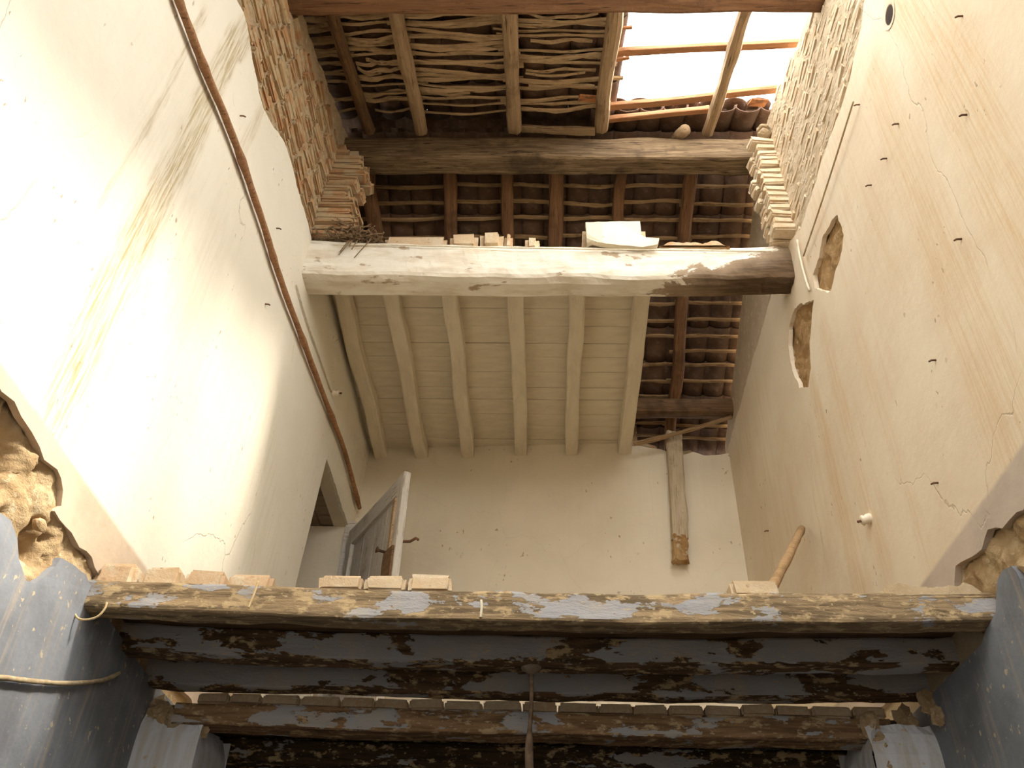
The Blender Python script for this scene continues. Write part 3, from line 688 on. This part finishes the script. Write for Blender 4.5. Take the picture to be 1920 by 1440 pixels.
# ------------------------------------------------------------------ piers that carry the lintel
def pier(name, x0, x1, yf, yb_, seed):
    V, Fc = [], []; nx, nz = 14, 60
    for side in range(3):
        k = len(V)
        for i in range(nx+1):
            for j in range(nz+1):
                z = -1.5+(1.47+1.5)*j/nz; u = i/nx
                if side == 0: p = Vector((x0+(x1-x0)*u, yf, z)); nn = Vector((0, -1, 0))
                elif side == 1: p = Vector((x1 if abs(x1) < abs(x0) else x0, yf+(yb_-yf)*u, z)); nn = Vector((1 if x0 < 0 else -1, 0, 0))
                else: p = Vector((x0+(x1-x0)*u, yb_, z)); nn = Vector((0, 1, 0))
                d = .012*fb(p, 3, 4, seed)
                tt = max(0, (z-1.30)/.17)
                if side < 2: d -= tt*tt*(.03+.05*abs(fb(p, 8, 4, seed+2)))
                V.append(p+nn*d)
        for i in range(nx):
            for j in range(nz): q = k+i*(nz+1)+j; Fc.append((q, q+nz+1, q+nz+2, q+1))
    return struct(obj(name, V, Fc, MT['pier'], smooth=False))
pl_ = pier('wall_pier_left', -1.92, -1.60, 4.31, 4.78, 3)
pr_ = pier('wall_pier_right', 1.83, 1.51, 4.25, 4.75, 5)
for k, (c, r, m) in enumerate((((-1.83, 4.36, 1.46), .055, 'mud'), ((-1.74, 4.34, 1.44), .05, 'mortar'), ((-1.65, 4.36, 1.40), .055, 'mud'), ((-1.67, 4.33, 1.30), .03, 'mud'), ((-1.88, 4.4, 1.5), .06, 'mortar'))):
    lump('rubble', c, r, MT[m], pl_, seed=k, sq=(1.1, .5, .9), amp=.7, sub=3)
for k, (c, r, m) in enumerate((((1.54, 4.30, 1.47), .05, 'mud'), ((1.56, 4.27, 1.36), .04, 'mud'), ((1.57, 4.26, 1.28), .03, 'mud'), ((1.72, 4.32, 1.50), .05, 'mud'), ((1.80, 4.2, 1.54), .05, 'mud'), ((1.80, 4.14, 1.46), .04, 'mud'))):
    lump('rubble', c, r, MT[m], pr_, seed=k+20, sq=(.9, .45, 1.2), amp=.7, sub=3)

# ------------------------------------------------------------------ half-open door upstairs
H = Vector((-1.72, 7.20, 0)); T = atZ(765, 885, 4.10); T = Vector((T.x, T.y, 0))
dd = empty('door_1', (H.x, H.y, 1.62)); struct(dd)
dv = (T-H); DL = dv.length; dd.rotation_euler = (0, 0, math.atan2(dv.y, dv.x)); hD = 4.10-1.62
def dbox(name, x0, x1, y0, y1, z0, z1, m, par=dd, seed=0, ed=.003):
    b_v, b_f = beam_data(z1-z0, y1-y0, x1-x0, n=14, rough=.002, edge=ed, seed=seed, rnd=.12)
    V = [((x0+x1)/2-c, (y0+y1)/2+b, z0+a) for a, b, c in b_v]
    return obj(name, V, b_f, m, par)
dbox('stile', 0, .10, -.03, .03, 0, hD, MT['door_upright'], seed=1); dbox('stile', DL-.12, DL, -.03, .03, 0, hD, MT['door_upright'], seed=2)
for z0, z1 in ((0, .2), (.95, 1.1), (hD-.17, hD)):
    b_v, b_f = beam_data(DL-.2, .054, z1-z0, n=10, rough=.002, edge=.003, seed=int(z0*10), rnd=.1)
    o = obj('rail', b_v, b_f, MT['door_white'], dd); o.location = (.10, 0, (z0+z1)/2)
nb = 4
for k in range(nb):
    xx = .10+(DL-.21)*k/nb
    dbox('panel_board', xx+.002, xx+(DL-.21)/nb-.004, .004, .020, .1, hD-.1, MT['door_upright'], seed=k+5)
dbox('broken_edge', DL-.17, DL-.01, -.05, -.026, .9, 1.80, MT['wood_dark'], seed=9, ed=.02)
dbox('slide_bar', DL-.13, DL-.085, -.05, -.027, 1.75, hD-.22, MT['wood_tan'], seed=10)
tube('latch', [(DL-.16, -.01, 1.80), (DL-.16, -.10, 1.80), (DL-.16, -.12, 1.80)], [.012, .012, .028], MT['rust'], dd, sides=8)
tube('handle', [(DL-.05, .01, 1.86), (DL-.03, .10, 1.88), (DL+.01, .13, 1.90), (DL+.03, .14, 1.88)], .012, MT['rust'], dd)
fr = struct(empty('trim_1'))
obj('door_post', *box_data(-1.80, -1.70, 7.235, 7.31, 1.62, 4.24), MT['door_white'], fr)

# ------------------------------------------------------------------ things: poles, sticks, fallen timber
pts = []
for p in ((318, -20), (322, 0), (372, 130), (425, 255), (480, 410), (515, 520), (560, 640), (600, 745), (640, 850), (664, 945)):
    Y, z = onL(*p); pts.append(PL(Y, z, -.035))
pts[-1] = PL(7.36, pts[-1].z, -.04)
sp_ = spline(pts, 60)
rr = [.021+.003*noise.noise(Vector((i*.5, 0, 0)))+(.006 if i % 9 == 4 else 0) for i in range(61)]
cp_ = tube('cane_pole', sp_, rr, MT['cane'], sides=9, rough=.15)
tag(cp_, 'long thin brown cane pole running along the white left wall to the door', 'pole')
A = Vector((1.02, 3.95, 1.735)); Tp = PR(*onR(1517, 992), -.05)
A = atZ(1408, 1176, 1.765)
tag(tube('stick', spline([A, A.lerp(Tp, .5)+Vector((.01, 0, .01)), Tp], 20), [.030-.004*i/20+.004*noise.noise(Vector((i*.7, 3, 0))) for i in range(21)], MT['stick'], sides=9, rough=.2), 'short brown stick leaning from the middle joist against the right wall', 'stick')
B0, B1 = atY(1188, 830, 7.14), atY(1372, 778, 6.95)
B1 = Vector((1.83, 7.0, B1.z))
tag(beam('broken_branch', B0, B1, .04, .04, MT['lath_back'], n=16, rough=.006, edge=.01, wob=.03, seed=77, rnd=.45), 'thin broken lath slanting across the ceiling hole above the back wall', 'stick')
P0, P1 = Vector((1.235, 7.18, 3.86)), Vector((1.30, 7.215, 5.26))
RE = P0.copy(); P0 = P0.lerp(P1, .15)
v, f = beam_data((P1-P0).length, .15, .10, n=40, rough=.006, edge=.016, seed=91, rnd=.2, endr=.05, wob=.01)
hang = obj('hanging_timber', v, f, MT['wood_pale']); hang.matrix_local = frame(P0, P1, (0, -1, 0))[0]
tag(hang, 'upright fallen joist stub with a rotten orange lower end hanging against the back wall', 'beam')
v, f = beam_data(.25, .148, .10, n=30, rough=.034, edge=.02, seed=93, rnd=.25, endr=.06)
o = obj('rotten_end', v, f, MT['rot'], hang); o.location = (-.225, 0, 0); o['label'] = 'rotten orange end'

# ------------------------------------------------------------------ loose bricks and rubble
def loose(px0, px1, pyt, pyb, Y, depth, label, cat='brick', group=None, mat=None, seed=0, zsit=None, tilt=0):
    a = atY(px0, pyb, Y); b = atY(px1, pyt, Y); z0 = a.z if zsit is None else zsit; h = max(.02, b.z-z0); l = b.x-a.x
    me = brick_mesh('brick', l, h, depth, mat or MT['brick_loose'], seed+100, .004)
    o = share('brick', me, None, Matrix.Translation(((a.x+b.x)/2, Y+depth/2, z0+h/2)) @ Matrix.Rotation(tilt, 4, 'Y'))
    if label: tag(o, label, cat, group)
    return o
def jtop(x, i=0): t = (x+1.94)/3.81; return 1.668+.065-.034*(1-(2*t-1)**2)-.004
for i, (a, b, t, yb2, lab) in enumerate(((595, 680, 1077, 1100, 'first of three pale bricks in a row on the front joist, nearest the doorway'), (682, 761, 1078, 1101, 'middle one of three pale bricks in a row on the front joist'), (763, 848, 1075, 1103, 'tallest of three pale bricks in a row, at their end away from the doorway'), (1372, 1458, 1086, 1106, 'single rounded brick lying on the front joist at the foot of the leaning stick'))):
    xm = atY((a+b)/2, yb2, 3.46).x
    loose(a, b, t, yb2, 3.455, .11, lab, seed=i, zsit=jtop(xm)-.006)
for i, (a, b, t) in enumerate(((172, 262, 1052), (264, 342, 1060), (344, 424, 1066), (426, 512, 1074))):
    xm = atY((a+b)/2, 1085, 3.46).x
    loose(a, b, t, 1085, 3.46, .11, ('thin worn brick on the front joist touching the broken left wall', 'thin worn brick on the front joist, second from the broken left wall', 'thin worn brick on the front joist, third from the broken left wall', 'thin worn brick on the front joist beside the hanging straw, fourth from the broken wall')[i], group='bricks on the joist end', seed=i+8, zsit=jtop(xm)-.03, tilt=.02)
a, b = atY(1640, 1105, 3.47), atY(1840, 1075, 3.47)
V, Fc = [], []; n1, n2 = 40, 12
for i in range(n1+1):
    for j in range(n2+1):
        u, q = i/n1, j/n2; x = a.x+(b.x-a.x)*u; Yy = 3.45+.12*q
        e = min(1, 5*min(u+.05, 1.02-u))*min(1, 4*min(q+.02, 1.02-q))
        V.append((x, Yy, jtop(x)-.012+e*(.055+.02*u+.03*fb((x, Yy, 0), 12, 4, 8))))
for i in range(n1):
    for j in range(n2): k = i*(n2+1)+j; Fc.append((k, k+n2+1, k+n2+2, k+1))
k0 = len(V); V += [(a.x, 3.45, jtop(a.x)-.02), (b.x, 3.45, jtop(b.x)-.02), (b.x, 3.57, jtop(b.x)-.02), (a.x, 3.57, jtop(a.x)-.02)]; Fc.append((k0, k0+1, k0+2, k0+3))
tag(obj('rubble_heap', V, Fc, MT['mortar']), 'low heap of crumbled mortar on the front joist by the right wall', 'rubble')
ztb = 5.06
loose(720, 838, 440, 457, 4.60, .12, 'long flat brick on the tie beam beside the twig nest', seed=31, zsit=ztb)
loose(841, 897, 434, 457, 4.59, .12, 'broken brick leaning in the middle of the brick pieces on the tie beam', seed=32, zsit=ztb, tilt=-.03)
loose(899, 944, 430, 457, 4.585, .12, 'knobbly pale brick end with mortar on the tie beam', seed=33, zsit=ztb)
loose(945, 961, 432, 455, 4.61, .1, 'small upright brick chip at the end of the brick pieces on the tie beam', seed=34, zsit=ztb)
loose(985, 1011, 441, 455, 4.60, .1, 'small lone brick chip on the tie beam near the plastered block', seed=35, zsit=ztb)
blk = empty('plastered_block', tuple(atY(1150, 455, 4.60)))
tag(blk, 'brick block with a smooth white plaster face standing on the tie beam', 'block')
a, b = atY(1092, 457, 4.60), atY(1210, 416, 4.60)
me = brick_mesh('brick', (b.x-a.x)/2-.004, b.z-ztb, .10, MT['brick_loose'], 210, .004)
for s in (-1, 1): share('brick', me, blk, Matrix.Translation(Vector(((a.x+b.x)/2+s*(b.x-a.x)/4, 4.655, (ztb+b.z)/2))-blk.location))
pf = [(1098, 416), (1200, 415), (1202, 440), (1212, 445), (1236, 446), (1232, 466), (1205, 471), (1160, 468), (1120, 462), (1101, 456)]
pp = [atY(*p, 4.56) for p in pf]
o = sheet('plaster_face', lambda x, z, d: Vector((x, 4.56+d+(.0 if z > 5.06 else -.045), z))-blk.location, [ragged([(q.x, q.z) for q in pp], .03, .008, 44)], .045, MT['plaster_back'], blk)
V, Fc = [], []; n1, n2 = 30, 10
for i in range(n1+1):
    for j in range(n2+1):
        u, q = i/n1, j/n2; x = .86+.52*u; Yy = 4.57+.16*q
        e = min(1, 6*min(u+.03, 1.02-u))*min(1, 4*min(q+.02, 1.02-q))
        V.append((x, Yy, 5.055+e*(.085+.07*fb((x, Yy, 0), 7, 4, 18))))
for i in range(n1):
    for j in range(n2): k = i*(n2+1)+j; Fc.append((k, k+n2+1, k+n2+2, k+1))
k0 = len(V); V += [(.86, 4.57, 5.04), (1.38, 4.57, 5.04), (1.38, 4.73, 5.04), (.86, 4.73, 5.04)]; Fc.append((k0, k0+1, k0+2, k0+3))
tag(obj('rubble_heap', V, Fc, MT['brick']), 'reddish heap of brick crumbs on the tie beam beside the plastered block', 'rubble')
# twig nest
rn = random.Random(77); tw = []
c = atY(650, 455, 4.62)
for i in range(300):
    u = rn.gauss(0, .13); u = max(-.24, min(.26, u)); hmax = .15*math.exp(-(u/.18)**2)+.01
    p = Vector((c.x+u, 4.56+rn.uniform(-.06, .05), 5.065+rn.uniform(0, hmax)))
    a = rn.uniform(0, 6.28); L = rn.uniform(.06, .16); dr = Vector((math.cos(a), math.sin(a)*.6, rn.uniform(-.35, .35)))
    q = p+dr*L; q.z = max(5.062, q.z); q.x = max(-1.72, q.x); mid = (p+q)/2+Vector((rn.uniform(-.02, .02), rn.uniform(-.02, .02), rn.uniform(0, .03)))
    tw.append(tube_data([p, mid, q], rn.uniform(.004, .008), 4))
for i in range(5):
    p = Vector((c.x+rn.uniform(-.05, .22), 4.53, 5.07)); tw.append(tube_data([p, p+Vector((-.01, -.03, -.05)), p+Vector((-.02-.02*i, -.02, -.10-.03*i))], .005, 4))
V, Fc = join(tw)
tag(obj('twig_nest', V, Fc, MT['twig']), 'tangled nest of dry twigs in the corner on top of the tie beam', 'nest')
# broken red tiles on the brick row
for i, (a, b, t) in enumerate(((1050, 1070, 1301), (1128, 1222, 1298))):
    A_, B_ = atY(a, 1318, 4.50), atY(b, t, 4.50); l = B_.x-A_.x
    me = tile_mesh('roof_tile', l/2, .2, MT['tile_red'], False)
    o = share('roof_tile', me, None, Matrix.Translation(((A_.x+B_.x)/2, 4.58, 1.555)) @ Matrix.Diagonal((1, 1, .9 if l < .1 else .55, 1)))
    tag(o, ('small red tile shard standing on the brick row by the hanging cord', 'wide curved red tile lying on the brick row over the lintel')[i], 'tile')

# ------------------------------------------------------------------ cords, wires, nails, insulators
root = atZ(996, 1248, 1.60)
hc = empty('lamp_flex', (root.x, 3.95, 1.57)); tag(hc, 'dusty twisted lamp cord hanging from a round rose under the middle joist', 'cord')
vs, fs = tube_data([(0, 0, .035), (0, 0, .012), (0, 0, -.004), (0, 0, -.016), (0, 0, -.03)], [.046, .05, .044, .025, .008], 16); obj('ceiling_rose', vs, fs, MT['lintel_wood'], hc, True)
cpts = [Vector((.004*math.sin(i*.9), .004*math.cos(i*1.3), -.02-.06*i)) for i in range(30)]
tube('cord', cpts, [.009+.010*max(0, noise.noise(Vector((i*.45, 1.7, 0))))+(.009 if 4 < i < 8 else 0) for i in range(30)], MT['cord'], hc, rough=.3)
# cord along the ground floor wall
pts = []
for p in ((-40, 1268), (0, 1271), (60, 1278), (120, 1281), (180, 1276), (215, 1262)): pts.append(PL(*onL(*p), -.02))
tag(tube('wall_cord', spline(pts, 30), [.010+.003*noise.noise(Vector((i*.8, 0, 0))) for i in range(31)], MT['rope'], rough=.3), 'sagging dusty cord along the blue ground floor wall', 'cord')
pts = [PL(*onL(*p), -.012) for p in ((553, 535), (575, 610), (600, 680), (619, 735))]
tag(tube('wire', spline(pts, 16), .006, MT['wire_white']), 'limewashed wire running down the left wall to the small insulator', 'wire')
def insul(P, dirn, label):
    e = empty('insulator', tuple(P)); tag(e, label, 'insulator')
    d = Vector(dirn); pts = [P*0+d*t for t in (-.015, .0, .02, .03, .045, .055)]
    vs, fs = tube_data(pts, [.018, .03, .03, .022, .03, .016], 12); obj('knob', vs, fs, MT['porcelain'], e, True)
    vs, fs = tube_data([d*.05, d*.075], [.006, .008], 6); obj('nail', vs, fs, MT['rust'], e, True)
insul(PL(*onL(624, 737)), (1, 0, 0), 'small cream porcelain insulator on the left wall above the doorway')
insul(PR(*onR(1632, 972)), (-1, 0, -.3), 'cream porcelain insulator on the right wall above the broken floor edge')
a = PR(*onR(1610, 190), -.03); b = PR(*onR(1512, 480), -.02)
tag(tube('string', spline([a, a.lerp(b, .33)+Vector((0, .01, -.01)), a.lerp(b, .66)+Vector((0, -.005, -.012)), b], 20), .006, MT['rope']), 'thin brown string stretched from a nail down the right wall to the tie beam', 'string')
wp = [Vector((-1.70, 4.545, 5.02)), Vector((-1.2, 4.522, 5.0)), Vector((-.5, 4.525, 4.985)), Vector((.2, 4.53, 4.975)), Vector((.9, 4.54, 4.975)), Vector((1.70, 4.575, 5.005))]
tag(tube('wire', spline(wp, 40), .006, MT['wire_white']), 'thin limewashed wire stretched along the front of the tie beam', 'wire')
pts = [PR(*onR(*p), -.02) for p in ((1500, 450), (1505, 480), (1515, 520), (1523, 545))]
tag(tube('rope', spline(pts, 12), .008, MT['wire_white'], rough=.3), 'pale frayed rope end beside the peeled plaster on the right wall', 'rope')
for i, (p, s) in enumerate((((1612, 196), 'R'), ((1805, 30), 'R'), ((1685, 232), 'R'), ((1663, 297), 'R'), ((1634, 347), 'R'), ((1803, 448), 'R'), ((1755, 675), 'R'), ((1759, 905), 'R'), ((1441, 995), 'R'), ((1813, 215), 'R'), ((518, 428), 'L'), ((450, 217), 'L'), ((497, 570), 'L'))):
    P = PR(*onR(*p)) if s == 'R' else PL(*onL(*p)); sx = -1 if s == 'R' else 1
    o = tube('nail', [P-Vector((sx*.01, 0, 0)), P+Vector((sx*.022, .0, -.002)), P+Vector((sx*.034, .003, -.008))], [.005, .005, .004], MT['rust'], sides=6)
    tag(o, 'rusty nail at the top of the brown string on the right wall' if i == 0 else 'bent rusty nail stuck in the stained plaster of the right wall' if s == 'R' else 'small rusty nail stuck in the bright plaster of the left wall', 'nail', 'nails in the right wall' if s == 'R' else 'nails in the left wall')
# round stovepipe hole high in the right wall
Yh, zh = onR(1668, 28); V = []; Fc = []; n = 20
for d, r in ((-.004, .075), (-.003, .055), (-.0015, .05)):
    for k in range(n): V.append(PR(Yh+r*math.cos(2*math.pi*k/n), zh+r*1.05*math.sin(2*math.pi*k/n), d))
Fc = [(k, (k+1) % n, n+(k+1) % n, n+k) for k in range(n)]
ring = obj('pipe_hole_rim', V[:2*n], Fc, MT['plaster_right'], wr)
obj('pipe_hole_shade', V[2*n:], [tuple(range(n))], MT['hole'], wr)  # flat dark disc painted for the shade inside the hole
# straw and root threads caught on the front joist
def strand(name, pxs, Y, r, m, label, cat): 
    pts = [atY(*p, Y) for p in pxs]; tag(tube(name, spline(pts, 14), r, m, sides=5), label, cat)
strand('straw', ((484, 1090), (476, 1115), (466, 1140)), 3.43, .005, MT['straw'], 'single stiff straw hanging over the front joist', 'straw')
strand('root_thread', ((144, 1125), (140, 1150), (152, 1162), (180, 1158), (196, 1142), (200, 1130)), 3.42, .005, MT['straw'], 'curled pale root thread dangling from the joist end by the left wall', 'thread')
strand('straw', ((902, 1125), (903, 1140), (901, 1158)), 3.43, .006, MT['wire_white'], 'short pale thread knot hanging in the middle of the front joist', 'thread')

# ------------------------------------------------------------------ lift everything so the ground floor is at zero
for o in list(col.objects):
    if o.parent is None: o.location.z += EYE
